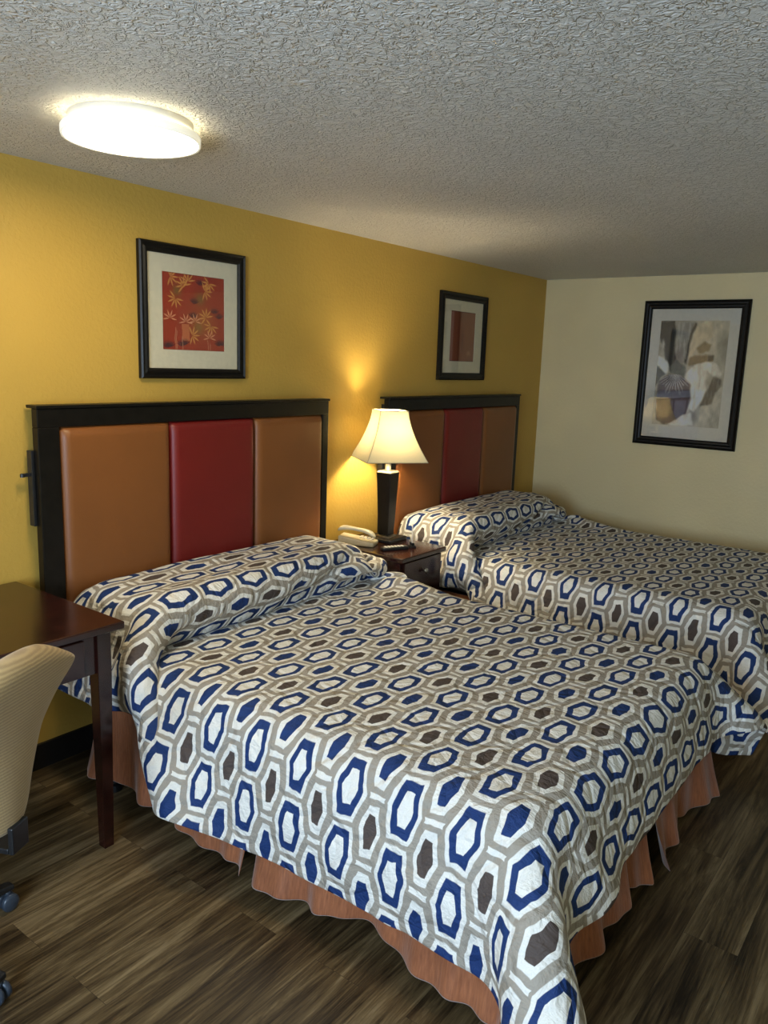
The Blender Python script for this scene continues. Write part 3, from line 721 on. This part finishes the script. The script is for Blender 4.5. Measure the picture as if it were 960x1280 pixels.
# ------------------------------------------------------------------ desk
t = thing('desk', 'dark mahogany desk with glossy top at the left edge against the yellow wall', 'desk', (0, 0, 0))
b = NB(); box(b, -1.30, .0, -.683, -.018, .755, .78, .005, 3); obj('desktop', b, m_espresso, t)
b = NB(); box(b, -1.22, -.0875, -.650, -.632, .62, .7545); box(b, -1.22, -.0875, -.07, -.052, .62, .7545); box(b, -.075, -.057, -.609, -.080, .62, .7545); box(b, -1.245, -1.227, -.609, -.08, .62, .7545)
obj('apron', b, m_espresso, t)
b = NB(); box(b, -.78, -.13, -.660, -.6505, .632, .742, .003); d = obj('drawer_front', b, m_espresso, t)
b = NB(); lathe(b, [(0, 0), (.006, 0), (.006, .014), (.015, .018), (.015, .024), (0, .028)], n=20, axis='Y')
for v in b.verts: v.co.y = -v.co.y-.6605; v.co.z += .69; v.co.x += -.455
obj('knob', b, simple('brass', (.7, .45, .15), .3, 1), d, True)
for x, y in ((-.0625, -.636), (-1.245, -.636), (-.0625, -.052-.02), (-1.245, -.072)):
    b = NB(); loft(b, [sq(.017, 0, x, y), sq(.0245, .60, x, y), sq(.0245, .7545, x, y)]); o = obj('leg', b, m_espresso, t); bevmod(o, .0015)

# ------------------------------------------------------------------ office chair
ang = math.radians(26)
CX, CY = -.735, -.715
t = thing('office_chair', 'tan fabric swivel chair on black casters pulled up to the desk', 'chair', (CX, CY, 0), ang)
# local: x along the backrest, -y is behind the sitter
def cushion(fn, na, nb, name, mat):
    bm = NB(); g = {}
    for i in range(na+1):
        for j in range(nb+1):
            for s_ in (0, 1): g[i, j, s_] = bm.verts.new(fn(i/na, j/nb, s_))
    for i in range(na):
        for j in range(nb):
            for s_ in (0, 1):
                q = (g[i, j, s_], g[i+1, j, s_], g[i+1, j+1, s_], g[i, j+1, s_]); bm.faces.new(q if s_ else q[::-1])
    for i in range(na):
        for j, r in ((0, 0), (nb, 1)): bm.faces.new([g[i, j, 0], g[i+1, j, 0], g[i+1, j, 1], g[i, j, 1]])
    for j in range(nb):
        for i in (0, na): bm.faces.new([g[i, j, 0], g[i, j+1, 0], g[i, j+1, 1], g[i, j, 1]])
    bmesh.ops.recalc_face_normals(bm, faces=bm.faces); o = obj(name, bm, mat, t, True); subs(o, 2); return o
def backfn(u, v, s_):
    a = 2*u-1
    z = .475+.46*v
    w = float(np.interp(z, [.455, .50, .60, .72, .77, .82, .86, .90, .93], [.05, .085, .100, .135, .175, .215, .232, .230, .19]))
    if v > .7: z -= .07*abs(a)**2.4*((v-.7)/.3)
    y = -.345-.030*v+.030*a*a
    th = float(np.interp(v, [0, .5, .8, .92, 1], [.030, .040, .065, .075, .055]))
    return (a*w, y-(0 if s_ else th), z)
cushion(backfn, 10, 12, 'backrest', m_fabric)
def seatfn(u, v, s_):
    a = 2*u-1; bb = 2*v-1; k = 1-.08*bb*bb
    return (a*.235*k, -.06+bb*.235*(1-.06*a*a), .47+(.0 if not s_ else .065)+(.012*(1-a*a)*(1-bb*bb) if s_ else 0)-(.02 if s_ and bb > .8 else 0))
cushion(seatfn, 8, 8, 'seat', m_fabric)
b = NB(); box(b, -.09, .09, -.10, .12, .425, .468, .008); box(b, -.03, .03, -.372, -.10, .430, .445, .003); box(b, -.03, .03, -.386, -.372, .430, .50, .003); obj('seat_plate', b, m_plastic, t)
b = NB(); lathe(b, [(.0, .075), (.033, .075), (.033, .12), (.026, .13), (.026, .27), (.014, .275), (.014, .4245), (0, .4245)], n=24); obj('gas_column', b, m_plastic, t, True)
for k in range(5):
    a = math.radians(5)-ang+k*2*PI/5; ca, sa = math.cos(a), math.sin(a)
    b = NB(); L = []
    for r, w, z0_, z1_ in ((.034, .026, .075, .115), (.18, .020, .068, .098), (.325, .015, .062, .078)):
        L.append([(r*ca-w*sa*sg, r*sa+w*ca*sg, zz) for sg, zz in ((-1, z0_), (1, z0_), (1, z1_), (-1, z1_))])
    loft(b, L); o = obj('base_arm', b, m_plastic, t); bevmod(o, .004)
    cx_, cy_ = .31*ca, .31*sa
    b = NB(); lathe(b, [(0, .040), (.010, .040), (.010, .0615), (0, .0615)], (cx_, cy_, 0), 12)
    for sg in (-1, 1):
        tb = bmesh.new(); lathe(tb, [(0, 0), (.022, 0), (.026, .004), (.026, .014), (.020, .018), (0, .018)], n=20, axis='X')
        for v in tb.verts:
            x, y = v.co.x*sg+.004*sg, v.co.y; v.co.x = cx_-x*sa+y*ca; v.co.y = cy_+x*ca+y*sa; v.co.z += .026
        merge(b, tb)
    obj('caster', b, m_bluegrey, t, True)
